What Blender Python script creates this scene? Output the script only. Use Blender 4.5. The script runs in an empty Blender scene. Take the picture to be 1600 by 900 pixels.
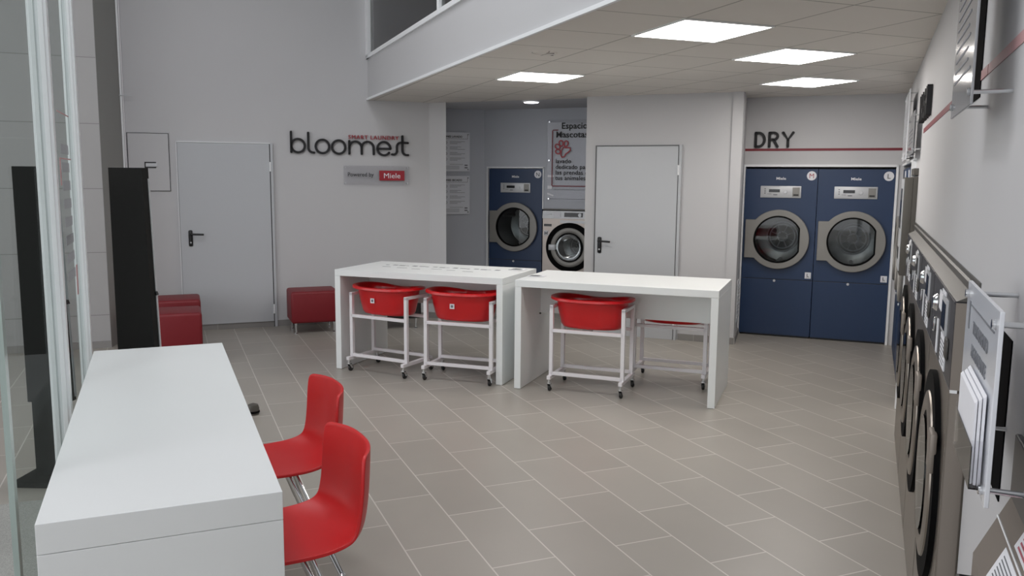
import bpy, bmesh, math, random
from math import sin, cos, pi, radians as R
from mathutils import Vector, Matrix
random.seed(3)
S = bpy.context.scene
COL = S.collection
EMPTY_RT = {}

# ------------------------------------------------------------------ materials
def lin(c):
    return tuple((x/12.92 if x <= .04045 else ((x+.055)/1.055)**2.4) for x in c)
def hexc(h):
    h = h.lstrip('#'); return lin([int(h[i:i+2], 16)/255 for i in (0, 2, 4)])
def mat(name, col, rough=.5, metal=0, noise=0, nscale=6, bump=0, bscale=60, spec=.5, coat=0, aniso=0):
    m = bpy.data.materials.new(name); m.use_nodes = True
    nt = m.node_tree; b = nt.nodes['Principled BSDF']
    c = hexc(col) if isinstance(col, str) else col
    b.inputs['Base Color'].default_value = (*c, 1); b.inputs['Roughness'].default_value = rough
    b.inputs['Metallic'].default_value = metal; b.inputs['Specular IOR Level'].default_value = spec
    b.inputs['Coat Weight'].default_value = coat
    tc = nt.nodes.new('ShaderNodeTexCoord')
    if noise:
        n = nt.nodes.new('ShaderNodeTexNoise'); n.inputs['Scale'].default_value = nscale; n.inputs['Detail'].default_value = 4
        nt.links.new(tc.outputs['Object'], n.inputs['Vector'])
        r = nt.nodes.new('ShaderNodeMix'); r.data_type = 'RGBA'
        r.inputs[6].default_value = (*[x*(1-noise) for x in c], 1); r.inputs[7].default_value = (*[min(1, x*(1+noise)) for x in c], 1)
        nt.links.new(n.outputs['Fac'], r.inputs[0]); nt.links.new(r.outputs[2], b.inputs['Base Color'])
    if bump:
        n = nt.nodes.new('ShaderNodeTexNoise'); n.inputs['Scale'].default_value = bscale; n.inputs['Detail'].default_value = 3
        nt.links.new(tc.outputs['Object'], n.inputs['Vector'])
        bp = nt.nodes.new('ShaderNodeBump'); bp.inputs['Strength'].default_value = bump; bp.inputs['Distance'].default_value = .004
        nt.links.new(n.outputs['Fac'], bp.inputs['Height']); nt.links.new(bp.outputs['Normal'], b.inputs['Normal'])
    return m
def emis(name, col, s):
    m = bpy.data.materials.new(name); m.use_nodes = True
    nt = m.node_tree; b = nt.nodes['Principled BSDF']
    b.inputs['Emission Color'].default_value = (*hexc(col), 1); b.inputs['Emission Strength'].default_value = s
    return m
def glass(name, tint, ior=1.5, rough=.0, body=0., bodycol='#808080', gain=1.):
    m = bpy.data.materials.new(name); m.use_nodes = True
    nt = m.node_tree; nt.nodes.clear()
    o = nt.nodes.new('ShaderNodeOutputMaterial'); tr = nt.nodes.new('ShaderNodeBsdfTransparent'); gl = nt.nodes.new('ShaderNodeBsdfGlossy')
    fr = nt.nodes.new('ShaderNodeFresnel'); mx = nt.nodes.new('ShaderNodeMixShader')
    tr.inputs[0].default_value = (*tint, 1); gl.inputs['Roughness'].default_value = rough; fr.inputs[0].default_value = ior
    g = nt.nodes.new('ShaderNodeMath'); g.operation = 'MULTIPLY'; g.use_clamp = True; g.inputs[1].default_value = gain
    nt.links.new(fr.outputs[0], g.inputs[0]); nt.links.new(g.outputs[0], mx.inputs[0])
    a = tr
    if body:
        df = nt.nodes.new('ShaderNodeBsdfDiffuse'); df.inputs[0].default_value = (*hexc(bodycol), 1)
        m2 = nt.nodes.new('ShaderNodeMixShader'); m2.inputs[0].default_value = body
        nt.links.new(tr.outputs[0], m2.inputs[1]); nt.links.new(df.outputs[0], m2.inputs[2]); a = m2
    nt.links.new(a.outputs[0], mx.inputs[1]); nt.links.new(gl.outputs[0], mx.inputs[2]); nt.links.new(mx.outputs[0], o.inputs[0])
    return m
def brick(name, c1, c2, mortar, bw, rh, off, msize, rough, mloc=(0, 0, 0), msc=(1, 1, 1), bump=.15, noise=.08, mot=3., axes=None, spec=.5):
    m = bpy.data.materials.new(name); m.use_nodes = True
    nt = m.node_tree; b = nt.nodes['Principled BSDF']; L = nt.links
    tc = nt.nodes.new('ShaderNodeTexCoord'); mp = nt.nodes.new('ShaderNodeMapping')
    src = tc.outputs['Object']
    if axes:
        sp = nt.nodes.new('ShaderNodeSeparateXYZ'); cb = nt.nodes.new('ShaderNodeCombineXYZ')
        L.new(src, sp.inputs[0]); L.new(sp.outputs[axes[0]], cb.inputs[0]); L.new(sp.outputs[axes[1]], cb.inputs[1]); src = cb.outputs[0]
    mp.inputs['Location'].default_value = mloc; mp.inputs['Scale'].default_value = msc
    L.new(src, mp.inputs[0])
    t = nt.nodes.new('ShaderNodeTexBrick'); L.new(mp.outputs[0], t.inputs['Vector'])
    t.offset = off; t.squash = 1
    t.inputs['Color1'].default_value = (*hexc(c1), 1); t.inputs['Color2'].default_value = (*hexc(c2), 1); t.inputs['Mortar'].default_value = (*hexc(mortar), 1)
    t.inputs['Scale'].default_value = 1; t.inputs['Brick Width'].default_value = bw; t.inputs['Row Height'].default_value = rh
    t.inputs['Mortar Size'].default_value = msize; t.inputs['Mortar Smooth'].default_value = .1; t.inputs['Bias'].default_value = 0
    n = nt.nodes.new('ShaderNodeTexNoise'); n.inputs['Scale'].default_value = mot; n.inputs['Detail'].default_value = 6; L.new(src, n.inputs['Vector'])
    mr = nt.nodes.new('ShaderNodeMapRange'); mr.inputs[3].default_value = 1-noise; mr.inputs[4].default_value = 1+noise; L.new(n.outputs['Fac'], mr.inputs[0])
    mm = nt.nodes.new('ShaderNodeMix'); mm.data_type = 'RGBA'; mm.blend_type = 'MULTIPLY'; mm.inputs[0].default_value = 1
    L.new(t.outputs['Color'], mm.inputs[6]); L.new(mr.outputs[0], mm.inputs[7]); L.new(mm.outputs[2], b.inputs['Base Color'])
    b.inputs['Roughness'].default_value = rough; b.inputs['Specular IOR Level'].default_value = spec
    bp = nt.nodes.new('ShaderNodeBump'); bp.inputs['Strength'].default_value = bump; bp.inputs['Distance'].default_value = .003; bp.invert = True
    L.new(t.outputs['Fac'], bp.inputs['Height']); L.new(bp.outputs[0], b.inputs['Normal'])
    return m

TILE_Z = -.32
M = {}
M['wall'] = mat('wall_paint', '#c3c3c5', .65, noise=.015, nscale=1.5, bump=.05, bscale=120)
M['wall_blue'] = mat('cool_grey_paint', '#bcc0c8', .65, noise=.015, nscale=1.5)
M['door'] = mat('door_enamel', '#bcbfc3', .4)
M['trimwhite'] = mat('white_lacquered_aluminium', '#eef0f2', .35)
M['white'] = mat('white_laminate', '#e9ecec', .38, noise=.01, nscale=3)
M['whitepowder'] = mat('white_powder_coat', '#e6e3e6', .35)
M['gap'] = mat('shadow_gap', '#3a3b3d', .8)
M['gapl'] = mat('thin_joint', '#77797c', .8)
M['black'] = mat('black_plastic', '#101113', .4)
M['blackmatt'] = mat('black_textured_laminate', '#20201f', .75, noise=.1, nscale=40, spec=.2)
M['void'] = mat('flat_black_shade', '#08080a', .95, spec=.05)
M['blackleather'] = mat('black_leatherette', '#121213', .45, bump=.2)
M['red'] = mat('red_glossy_plastic', '#cb1018', .28, coat=.2)
M['redchair'] = mat('red_polypropylene', '#c7161a', .42, bump=.04, bscale=400)
M['redfabric'] = mat('dark_red_leatherette', '#760e1a', .5, bump=.25, bscale=250)
M['redline'] = mat('dark_red_vinyl', '#7a1e2c', .5)
M['redpale'] = mat('pale_red_vinyl', '#c49a9c', .6)
M['redlogo'] = mat('red_logo', '#9c0f26', .4)
M['blue'] = mat('blue_steel_enamel', '#22385a', .42, noise=.04, nscale=30)
M['greydoor'] = mat('grey_door_ring', '#8c8a86', .42, metal=.25)
M['steel'] = mat('brushed_steel', '#8d867e', .34, metal=.9, noise=.05, nscale=20)
M['steelh'] = mat('warm_brushed_steel', '#b5aca6', .42, metal=.75, noise=.05, nscale=20)
M['steeld'] = mat('dark_steel', '#5f5d5a', .42, metal=.7)
M['steelside'] = mat('side_sheet_steel', '#8f877f', .5, metal=.5)
M['console'] = mat('graphite_console', '#444449', .35, metal=.5)
M['taupe'] = mat('taupe_casing', '#5d5a55', .5, metal=.3)
M['chrome'] = mat('chrome', '#d8dadc', .12, metal=1)
M['silver'] = mat('silver_plastic', '#c9cbce', .35, metal=.2)
M['drum'] = mat('drum_steel', '#9ea09f', .3, metal=.9, noise=.08, nscale=30)
M['drumdark'] = mat('perforated_drum', '#3b3d3e', .4, metal=.8, noise=.3, nscale=120)
M['rubber'] = mat('black_rubber', '#070708', .8, spec=.12)
M['wheel'] = mat('caster_rubber', '#1b1b1c', .5)
M['paper'] = mat('white_paper', '#e8e9ee', .6)
M['ink'] = mat('black_ink', '#16161a', .6)
M['inkgrey'] = mat('grey_ink', '#6d7076', .6)
M['pinkink'] = mat('pink_ink', '#b4606e', .6)
M['sign'] = mat('white_acrylic_sign', '#dfe2e8', .2, coat=.3)
M['acrylic'] = glass('clear_acrylic', (.98, .98, .99), 1.3, body=.02, bodycol='#f0f0f0')
M['acrylicf'] = glass('frosted_acrylic', (.85, .86, .88), 1.45, .1, body=.55, bodycol='#c9cbcf')
M['glass'] = glass('glazing', (.86, .89, .88), 1.5, gain=.07)
M['glassdoor'] = glass('drum_glass', (.72, .74, .75), 1.5, .02)
M['mezglass'] = glass('mezzanine_glazing', (.55, .62, .58), 1.5, gain=1.2)
M['mezwall'] = mat('mezzanine_wall', '#b4c8bc', .7)
M['mezdark'] = mat('dark_green_frame', '#22302b', .5)
M['baseb'] = brick('skirting_tile', '#8c8a88', '#868482', '#a5a29f', .6, 3, 0, .003, .5, noise=.05)
M['floor'] = brick('porcelain_floor', '#a39e96', '#9c978f', '#c9c5be', .6, .3, .5, .0035, .36, mloc=(-.444, -.015, 0), msc=(1, -1, 1), noise=.07, mot=2.2)
M['ceil'] = brick('ceiling_tiles', '#e0dcd6', '#dedad4', '#a8a59f', .6, .5675, 0, .006, .85, noise=.02, bump=.1)
M['ceilplain'] = mat('alcove_ceiling_paint', '#c4c5c9', .8)
M['walltile'] = brick('clad_wall_tiles', '#a5a4a4', '#a2a1a1', '#858483', 1.2, .6, 0, .004, .45, noise=.03, axes=(0, 2), mloc=(0, TILE_Z, 0))
M['pillarside'] = mat('pillar_render', '#9b9b97', .75, noise=.02)
M['granite'] = mat('speckled_granite', '#a3a39f', .8, noise=.55, nscale=210)
M['lamp'] = emis('led_diffuser', '#fff9f3', 19)
M['lampfill'] = emis('added_fill_diffuser', '#fbfbff', 38)
M['lampround'] = emis('downlight_diffuser', '#f6f4ff', 9)
M['edge'] = mat('polished_glass_edge', '#a9b8b3', .2)
M['display'] = mat('dark_display', '#14161a', .15)

# ------------------------------------------------------------------ mesh helper
class MB:
    def __init__(s): s.bm = bmesh.new()
    def box(s, x0, x1, y0, y1, z0, z1, bev=0, seg=2):
        vs = [s.bm.verts.new(p) for p in [(x0,y0,z0),(x1,y0,z0),(x1,y1,z0),(x0,y1,z0),(x0,y0,z1),(x1,y0,z1),(x1,y1,z1),(x0,y1,z1)]]
        fs = [s.bm.faces.new([vs[i] for i in f]) for f in [(3,2,1,0),(4,5,6,7),(0,1,5,4),(1,2,6,5),(2,3,7,6),(3,0,4,7)]]
        if bev:
            es = list({e for f in fs for e in f.edges})
            bmesh.ops.bevel(s.bm, geom=es, offset=bev, segments=seg, affect='EDGES', profile=.5)
        return s
    def prism(s, pts, z0, z1):
        a = [s.bm.verts.new((x, y, z0)) for x, y in pts]; b = [s.bm.verts.new((x, y, z1)) for x, y in pts]; n = len(pts)
        s.bm.faces.new(a[::-1]); s.bm.faces.new(b)
        for i in range(n): s.bm.faces.new([a[i], a[(i+1) % n], b[(i+1) % n], b[i]])
        return s
    def prismy(s, pts, y0, y1):        # outline in x,z swept along y
        a = [s.bm.verts.new((x, y0, z)) for x, z in pts]; b = [s.bm.verts.new((x, y1, z)) for x, z in pts]; n = len(pts)
        s.bm.faces.new(a); s.bm.faces.new(b[::-1])
        for i in range(n): s.bm.faces.new([a[(i+1) % n], a[i], b[i], b[(i+1) % n]])
        return s
    def prismx(s, pts, x0, x1):        # outline in y,z swept along x
        a = [s.bm.verts.new((x0, y, z)) for y, z in pts]; b = [s.bm.verts.new((x1, y, z)) for y, z in pts]; n = len(pts)
        s.bm.faces.new(a[::-1]); s.bm.faces.new(b)
        for i in range(n): s.bm.faces.new([a[i], a[(i+1) % n], b[(i+1) % n], b[i]])
        return s
    def tube(s, pts, r, n=10, cap=True, r2=None, flat=None):
        pts = [Vector(p) for p in pts]; rings = []; up = None
        for i, p in enumerate(pts):
            t = (pts[min(i+1, len(pts)-1)]-pts[max(i-1, 0)]).normalized()
            if up is None:
                up = Vector((0, 0, 1)) if abs(t.z) < .9 else Vector((1, 0, 0))
                if flat: up = Vector(flat)
            u = (up-t*up.dot(t)).normalized(); v = t.cross(u); up = u
            rr = r if r2 is None else r+(r2-r)*i/(len(pts)-1)
            rings.append([s.bm.verts.new(p+(u*cos(2*pi*k/n)+v*sin(2*pi*k/n))*rr) for k in range(n)])
        for a, b in zip(rings, rings[1:]):
            for k in range(n): s.bm.faces.new([a[k], a[(k+1) % n], b[(k+1) % n], b[k]])
        if cap: s.bm.faces.new(rings[0][::-1]); s.bm.faces.new(rings[-1])
        return s
    def lathe(s, prof, c=(0, 0, 0), axis='z', n=32, closed=False):   # prof: (r, h)
        rings = []
        for r, h in prof:
            ring = []
            for k in range(n):
                a = 2*pi*k/n; x, y = r*cos(a), r*sin(a)
                p = (x, y, h) if axis == 'z' else ((x, h, y) if axis == 'y' else (h, x, y))
                ring.append(s.bm.verts.new(Vector(c)+Vector(p)))
            rings.append(ring)
        pr = list(zip(rings, rings[1:]))
        if closed: pr.append((rings[-1], rings[0]))
        for a, b in pr:
            for k in range(n): s.bm.faces.new([a[k], a[(k+1) % n], b[(k+1) % n], b[k]])
        if not closed:
            if prof[0][0] > 1e-6: s.bm.faces.new(rings[0][::-1])
            if prof[-1][0] > 1e-6: s.bm.faces.new(rings[-1])
        bmesh.ops.remove_doubles(s.bm, verts=[v for r_ in rings for v in r_], dist=1e-6)
        return s
    def stroke(s, pts, w, y0, y1, n=8):   # flat monoline stroke in x,z with round ends, thickness y0..y1
        P = [Vector((p[0], p[1])) for p in pts]; L = []; Rr = []
        for i, p in enumerate(P):
            t = (P[min(i+1, len(P)-1)]-P[max(i-1, 0)])
            t = t.normalized() if t.length > 1e-9 else Vector((1, 0)); nn = Vector((-t.y, t.x))
            L.append(p+nn*w/2); Rr.append(p-nn*w/2)
        closed = (P[0]-P[-1]).length < 1e-6
        out = []
        if closed:
            t = (P[1]-P[-2]).normalized(); nn = Vector((-t.y, t.x)); L[0] = L[-1] = P[0]+nn*w/2; Rr[0] = Rr[-1] = P[0]-nn*w/2
        q = []
        for a, b in zip(L, Rr): q.append([s.bm.verts.new((v.x, y, v.y)) for v in (a, b) for y in (y0, y1)])
        for a, b in zip(q, q[1:]):
            s.bm.faces.new([a[0], a[2], b[2], b[0]]); s.bm.faces.new([a[3], a[1], b[1], b[3]])
            s.bm.faces.new([a[1], a[0], b[0], b[1]]); s.bm.faces.new([a[2], a[3], b[3], b[2]])
        if not closed:
            for p in (P[0], P[-1]): s.lathe([(w/2, y0), (w/2, y1)], (p.x, 0, p.y), 'y', 14)
        return s
    def ring(s, outer, inner, angs, y0, y1):   # annulus from two outline functions, normal along y
        vs = []
        for a in angs:
            o = outer(a); i = inner(a); c, d = cos(a), sin(a)
            vs.append([s.bm.verts.new((o*c, y0, o*d)), s.bm.verts.new((i*c, y0, i*d)), s.bm.verts.new((i*c, y1, i*d)), s.bm.verts.new((o*c, y1, o*d))])
        n = len(vs)
        for k in range(n):
            a, b = vs[k], vs[(k+1) % n]
            for j in range(4): s.bm.faces.new([a[j], a[(j+1) % 4], b[(j+1) % 4], b[j]])
        return s
    def move(s, x, y, z):
        bmesh.ops.translate(s.bm, verts=s.bm.verts, vec=(x, y, z)); return s
    def rotz(s, a):
        bmesh.ops.rotate(s.bm, verts=s.bm.verts, cent=(0, 0, 0), matrix=Matrix.Rotation(a, 3, 'Z')); return s
    def text(s, txt, size, x, y, z, depth=.001, align='LEFT', sx=1, bold=0, spacing=1, line=1, tilt=None):
        cu = bpy.data.curves.new('t', 'FONT'); cu.body = txt; cu.size = size; cu.extrude = depth/2; cu.align_x = align
        cu.offset = bold; cu.space_character = spacing; cu.space_line = line; cu.resolution_u = 3
        ob = bpy.data.objects.new('t', cu); COL.objects.link(ob)
        me = bpy.data.meshes.new_from_object(ob.evaluated_get(bpy.context.evaluated_depsgraph_get()))
        for v in me.vertices:
            a, b, c = v.co; v.co = (x+a*sx, y-c, z+b) if tilt is None else tilt(x+a*sx, z+b, c)
        bpy.data.objects.remove(ob); bpy.data.curves.remove(cu)
        s.bm.from_mesh(me); bpy.data.meshes.remove(me); return s
    def obj(s, name, m, parent=None, smooth=False, ang=35, bev=0):
        bmesh.ops.recalc_face_normals(s.bm, faces=s.bm.faces)
        me = bpy.data.meshes.new(name); s.bm.to_mesh(me); s.bm.free()
        o = bpy.data.objects.new(name, me); COL.objects.link(o); me.materials.append(m if not isinstance(m, str) else M[m])
        if smooth:
            me.shade_smooth() if hasattr(me, 'shade_smooth') else None
            for p in me.polygons: p.use_smooth = True
            try: me.set_sharp_from_angle(angle=R(ang))
            except Exception: pass
        if bev:
            b = o.modifiers.new('bevel', 'BEVEL'); b.width = bev; b.segments = 2; b.limit_method = 'ANGLE'; b.angle_limit = R(40)
        if parent: o.parent = parent
        return o
def thing(name, label, cat, loc=(0, 0, 0), rz=0, group=None):
    o = bpy.data.objects.new(name, None); COL.objects.link(o); o.location = loc; o.rotation_euler = (0, 0, R(rz))
    o.empty_display_size = .1
    o['label'] = label; o['category'] = cat
    if group: o['group'] = group
    return o
def tag(o, label, cat, group=None, loc=None, rz=None):
    o['label'] = label; o['category'] = cat
    if group: o['group'] = group
    if loc: o.location = loc
    if rz is not None: o.rotation_euler = (0, 0, R(rz))
    return o
def struct(o, loc=None, rz=None):
    o['kind'] = 'structure'
    if loc: o.location = loc
    if rz is not None: o.rotation_euler = (0, 0, R(rz))
    return o
def copy_tree(o, parent=None):
    c = o.copy(); COL.objects.link(c)
    if parent: c.parent = parent
    for ch in list(o.children): copy_tree(ch, c)
    return c
def arc(cx, cz, r, a0, a1, n=16, rz=None):
    rz = rz or r
    return [(cx+r*cos(R(a0+(a1-a0)*i/n)), cz+rz*sin(R(a0+(a1-a0)*i/n))) for i in range(n+1)]

# ------------------------------------------------------------------ frames of the room (metres; camera above the origin)
AA = 21.67                      # back wall / facade family
BB = -22.5                      # drying walls family
RW = -113.08                    # right wall, local x runs towards the camera
N = Vector((cos(R(23.08)), -sin(R(23.08)), 0)); T = Vector((sin(R(23.08)), cos(R(23.08)), 0))
WN = .2837                      # wall distance
def rw(t, n=WN, z=0): p = N*n+T*t; return (p.x, p.y, z)
W0 = (-2.624, 9.121, 0)         # back wall origin (door 1 right edge)
K0 = (-.367, 10.77, 0)          # alcove corner
D0 = (.77, 8.92, 0)             # central wall left edge
P0 = (2.44, 8.89, 0)            # drying wall left end
F0 = (-3.96, 8.61, 0)           # facade line start
c_, e_ = Vector((cos(R(AA)), sin(R(AA)), 0)), Vector((-sin(R(AA)), cos(R(AA)), 0))
HT = 5.4

# ------------------------------------------------------------------ floor, ceiling, walls
struct(MB().box(-8, 16, -12, 12, -.1, 0).rotz(0).obj('floor', 'floor'), (0, 0, 0), 112.42)
struct(MB().box(-14.5, -4.46, -.9, 6, -.001, .004).obj('floor_pavement', 'granite'), (F0[0]+0, F0[1], 0), 0)
bpy.data.objects['floor_pavement'].location = (0, 0, 0)
bpy.data.objects['floor_pavement'].data.clear_geometry()
def poly_pts(*pts): return [(p[0], p[1]) for p in pts]
fx = lambda Y: F0[0]+.3973*(F0[1]-Y)
mb = MB().prism([(fx(4.15)-.03, 4.15), (fx(4.15)-.03-8*.9293, 4.15-8*.3694), (fx(-4)-.03-8*.93, -4-2.95), (fx(-4)-.03, -4)], -.05, .002)
o_ = mb.obj('pavement', 'granite'); bpy.data.objects['floor_pavement'].data = o_.data; bpy.data.objects.remove(o_)

# suspended ceiling under the mezzanine: grid aligned with the light panels
CU, CV = 4.26, 2.76
cdeg = -20.7
d_ = Vector((sin(R(cdeg)), cos(R(cdeg)), 0)); cc_ = Vector((cos(R(cdeg)), -sin(R(cdeg)), 0))
def cuv(p): p = Vector((p[0], p[1], 0)); return (p.dot(d_)-(CU-.3), -(p.dot(cc_)-(CV-.28375)))
org = d_*(CU-.3)+cc_*(CV-.28375)
cp = [(-1.655, 9.601), (-1.06, 9.86), (-.72, 9.72), (.77, 9.10), (2.24, 8.47), (2.44, 9.1), (4.1, 8.5), (1.40, 1.9), (1.298, 2.166)]
struct(MB().prism([cuv(p) for p in cp], 0, .06).obj('ceiling', 'ceil'), (org.x, org.y, 2.5), 90-cdeg)
struct(MB().prism([(-1.2, 9.4+.42), (-.72, 9.72), (.77, 9.10), (1.2, 9.0), (2.3, 11), (-.3, 11.3), (-1.3, 10.9)], 2.5, 2.56).obj('ceiling_alcove', 'ceilplain'))

# back wall with its metal door
mb = MB().box(-1.55, 1.78, 0, .12, 0, HT)
struct(mb.obj('wall_back', 'wall'), W0, AA)
mb = MB().box(-1.45, -.0, -.018, -.001, 0, .068).box(.0, 1.76, -.012, -.001, 0, .068)
struct(mb.obj('baseboard_back', 'baseb'), W0, AA)
def metal_door(name, loc, rz, x0, x1, z1, hx, hz, flip=1, z0=.062):
    d = struct(MB().box(x0, x1, -.03, -.002, z0, z1).obj(name, 'door', bev=.002), loc, rz)
    f = MB()
    f.box(x0-.012, x0-.004, -.034, -.002, z0, z1+.012).box(x0-.012, x1+.012, -.034, -.002, z1+.003, z1+.012)
    f.obj('door_frame', M['trimwhite'] if z0 > 0.05 else M['gapl'], d)
    MB().box(x1+.002, x1+.009, -.026, -.001, 0, z1).obj('door_gap', 'gap', d)
    MB().box(x1+.009, x1+.035, -.036, -.001, 0, z1+.012).obj('door_jamb', 'door', d)
    h = MB()
    for z in (z1-.24, .2): h.tube([(x1+.006, -.037, z-.05), (x1+.006, -.037, z+.05)], .010)
    h.obj('hinge', 'trimwhite', d, smooth=True)
    b = MB()
    b.box(hx-.02, hx+.02, -.042, -.03, hz-.085, hz+.085, bev=.012, seg=3)
    b.obj('handle_plate', 'black', d, smooth=True)
    MB().tube([(hx, -.04, hz+.045), (hx, -.085, hz+.045), (hx+.012, -.092, hz+.045), (hx+.13, -.092, hz+.04)], .010, 10).obj('door_handle', 'black', d, smooth=True)
    MB().lathe([(.009, -.0435), (.009, -.042)], (hx, 0, hz-.045), 'y', 12).obj('keyhole', 'silver', d)
    return d
metal_door('door_1', W0, AA, -.934, -.012, 1.99, -.837, .993)
# electrical access panel beside the door
p = thing('electrical_panel', 'flush grey electrical cupboard door with small black lock beside the metal door', 'electrical panel', W0, AA)
MB().box(-1.401, -1.012, -.012, -.001, 1.49, 2.075).obj('panel_door', 'wall', p, bev=.001)
g = MB()
for a in ((-1.404, -1.398, 1.487, 2.078), (-1.015, -1.009, 1.487, 2.078)): g.box(a[0], a[1], -.0135, -.001, a[2], a[3])
g.box(-1.404, -1.009, -.0135, -.001, 2.073, 2.078).box(-1.404, -1.009, -.0135, -.001, 1.487, 1.492)
g.obj('panel_gap', 'gap', p)
MB().box(-1.25, -1.14, -.016, -.01, 1.722, 1.785).obj('lock_recess', 'black', p)
MB().box(-1.238, -1.128, -.02, -.012, 1.735, 1.772, bev=.003).obj('lock_lever', 'silver', p)

# column and alcove
struct(MB().prism([(-1.0, 9.79), (-.77, 9.694), (-.87, 10.62), (-1.2, 10.6)], 0, HT).obj('wall_column', 'wall'))
struct(MB().box(0, .25, -.012, 0, 0, .068).obj('baseboard_column', 'baseb'), (-1.0, 9.79, 0), BB)
struct(MB().box(-.9, 0.1, 0, .1, 0, 2.5).obj('wall_alcove_side', 'wall_blue'), K0, AA)
# back wall of alcove with two machine openings
def wall_holes(x0, x1, z1, holes, y0=0, y1=.1):
    mb = MB(); x = x0
    for a, b, za, zb in holes:
        if a > x: mb.box(x, a, y0, y1, 0, z1)
        if za > 0: mb.box(a, b, y0, y1, 0, za)
        mb.box(a, b, y0, y1, zb, z1); x = b
    if x1 > x: mb.box(x, x1, y0, y1, 0, z1)
    return mb
struct(wall_holes(-.05, 2.6, 2.5, [(.055, .805, 0, 1.775), (.805, 1.52, 0, 1.272)]).obj('wall_alcove_back', 'wall_blue'), K0, BB)
tr = MB().box(.04, .058, -.012, .1, 0, 1.79).box(.04, .815, -.012, .1, 1.772, 1.79).box(.801, .815, -.012, .02, 1.27, 1.79)
struct(tr.obj('trim_1', 'trimwhite'), K0, BB)
struct(MB().box(.815, 1.54, -.014, .1, 1.262, 1.278).obj('trim_2', 'steeld'), K0, BB)
struct(MB().box(1.80, 1.88, -1.13, .0, 0, 2.5).obj('wall_alcove_right', 'wall_blue'), K0, BB)
struct(MB().box(-.3, 2.7, .72, .80, 0, 2.6).box(-.38, -.3, .0, .80, 0, 2.6).box(-.38, 2.7, .1, .8, 1.85, 1.9).box(2.6, 2.7, -1.2, .8, 0, 2.6).obj('wall_service', 'wall'), K0, BB)

# central wall with the second door
struct(MB().box(0, 1.60, 0, .11, 0, 2.5).obj('wall_centre', 'wall'), D0, -23.1)
struct(MB().box(0, .118, -.012, 0, 0, .068).box(1.035, 1.60, -.012, 0, 0, .068).obj('baseboard_centre', 'baseb'), D0, -23.1)
metal_door('door_2', D0, -23.1, .127, .985, 1.983, .18, .955, z0=.0)
MB_n = (2.24, 8.29, 0)
nang = math.degrees(math.atan2(.2, .6))
struct(MB().box(-.1, 0, -.005, .68, 0, 2.5).obj('wall_niche_side', 'wall'), MB_n, -nang)
struct(MB().box(0, .012, 0, .6, 0, .068).obj('baseboard_niche', 'baseb'), MB_n, -nang)
v = thing('wall_vent', 'tall narrow white grille on the short wall by the dryers', 'vent', MB_n, -nang)
MB().box(0, .012, .12, .42, .2, .62).obj('vent_frame', 'trimwhite', v)
g = MB()
for i in range(9): g.box(.012, .02, .15, .39, .24+i*.04, .255+i*.04)
g.obj('slats', 'silver', v)

# drying wall
struct(wall_holes(-.08, 1.62, 2.5, [(.012, 1.462, 0, 1.79)]).obj('wall_dryers', 'wall'), P0, BB)
struct(MB().box(-.2, 1.75, .75, .85, 0, 2.6).box(-.28, -.2, .0, .85, 0, 2.6).box(-.2, 1.75, .1, .8, 1.85, 1.9).box(1.6, 1.75, .02, .85, 0, 2.6).obj('wall_service_back', 'wall'), P0, BB)
struct(MB().box(-.006, .014, -.02, .1, 0, 1.81).box(1.46, 1.482, -.02, .1, 0, 1.81).box(-.006, 1.482, -.02, .1, 1.788, 1.81).obj('trim_3', 'trimwhite'), P0, BB)
tag(MB().box(-.01, 1.52, -.003, -.0005, 1.95, 1.975).obj('wall_stripe', 'redline'), 'thin dark red stripe above the two blue dryers', 'wall stripe', loc=P0, rz=BB)

# right wall: opening for washers (t 2.50..5.9) and for stacked dryers (t 6.62..8.9)
def tx(t): return 9.2-t          # local x on right wall (origin at t=9.2)
RO = rw(9.2)
mb = MB()
mb.box(-.2, tx(8.96), 0, .1, 0, 2.5).box(tx(8.96), tx(6.62), 0, .1, 1.79, 2.5).box(tx(6.62), tx(5.9), 0, .1, 0, 2.5)
mb.box(tx(5.9), tx(2.52), 0, .1, 1.33, 2.5).box(tx(2.52), tx(2.0), 0, .1, 0, 2.5).box(tx(2.2), tx(2.0), 0, .1, 2.5, HT)
mb.box(tx(2.0), tx(-3.5), 0, .1, 0, HT)
struct(mb.obj('wall_right', 'wall'), RO, RW)
struct(MB().box(-.2, tx(1.9), .75, .85, 0, 2.6).box(tx(6.3), tx(6.2), .1, .75, 0, 2.5).box(tx(1.98), tx(1.9), .1, .75, 0, 2.5).box(tx(6.2), tx(1.9), .1, .8, 1.45, 1.5).box(-.2, tx(6.3), .1, .8, 1.9, 1.95).box(-.3, -.2, .0, .85, 0, 2.6).obj('wall_service_right', 'wall'), RO, RW)
struct(MB().prismx([(0, 1.384), (-.004, 1.384), (-.006, 1.372), (-.012, 1.366), (-.012, 1.345), (0, 1.345)], tx(6.1), tx(2.5)).obj('trim_4', 'steeld'), RO, RW)
struct(MB().box(tx(6.62), tx(6.56), -.03, .0, 0, 1.8).box(tx(8.96), tx(6.56), -.02, 0, 1.79, 1.81).obj('trim_5', 'trimwhite'), RO, RW)
tag(MB().box(tx(5.89), tx(2.72), -.003, -.0005, 1.948, 1.976).obj('wall_stripe', 'redline'), 'dark red stripe running along the right wall under the black letters', 'wall stripe', loc=RO, rz=RW)
tag(MB().box(tx(2.72), tx(1.7), -.002, -.0005, 1.948, 1.976).obj('wall_stripe', 'redpale'), 'paler pinkish end of the stripe nearest the camera', 'wall stripe', loc=RO, rz=RW)  # paler tint on the near end of the stripe

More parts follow.
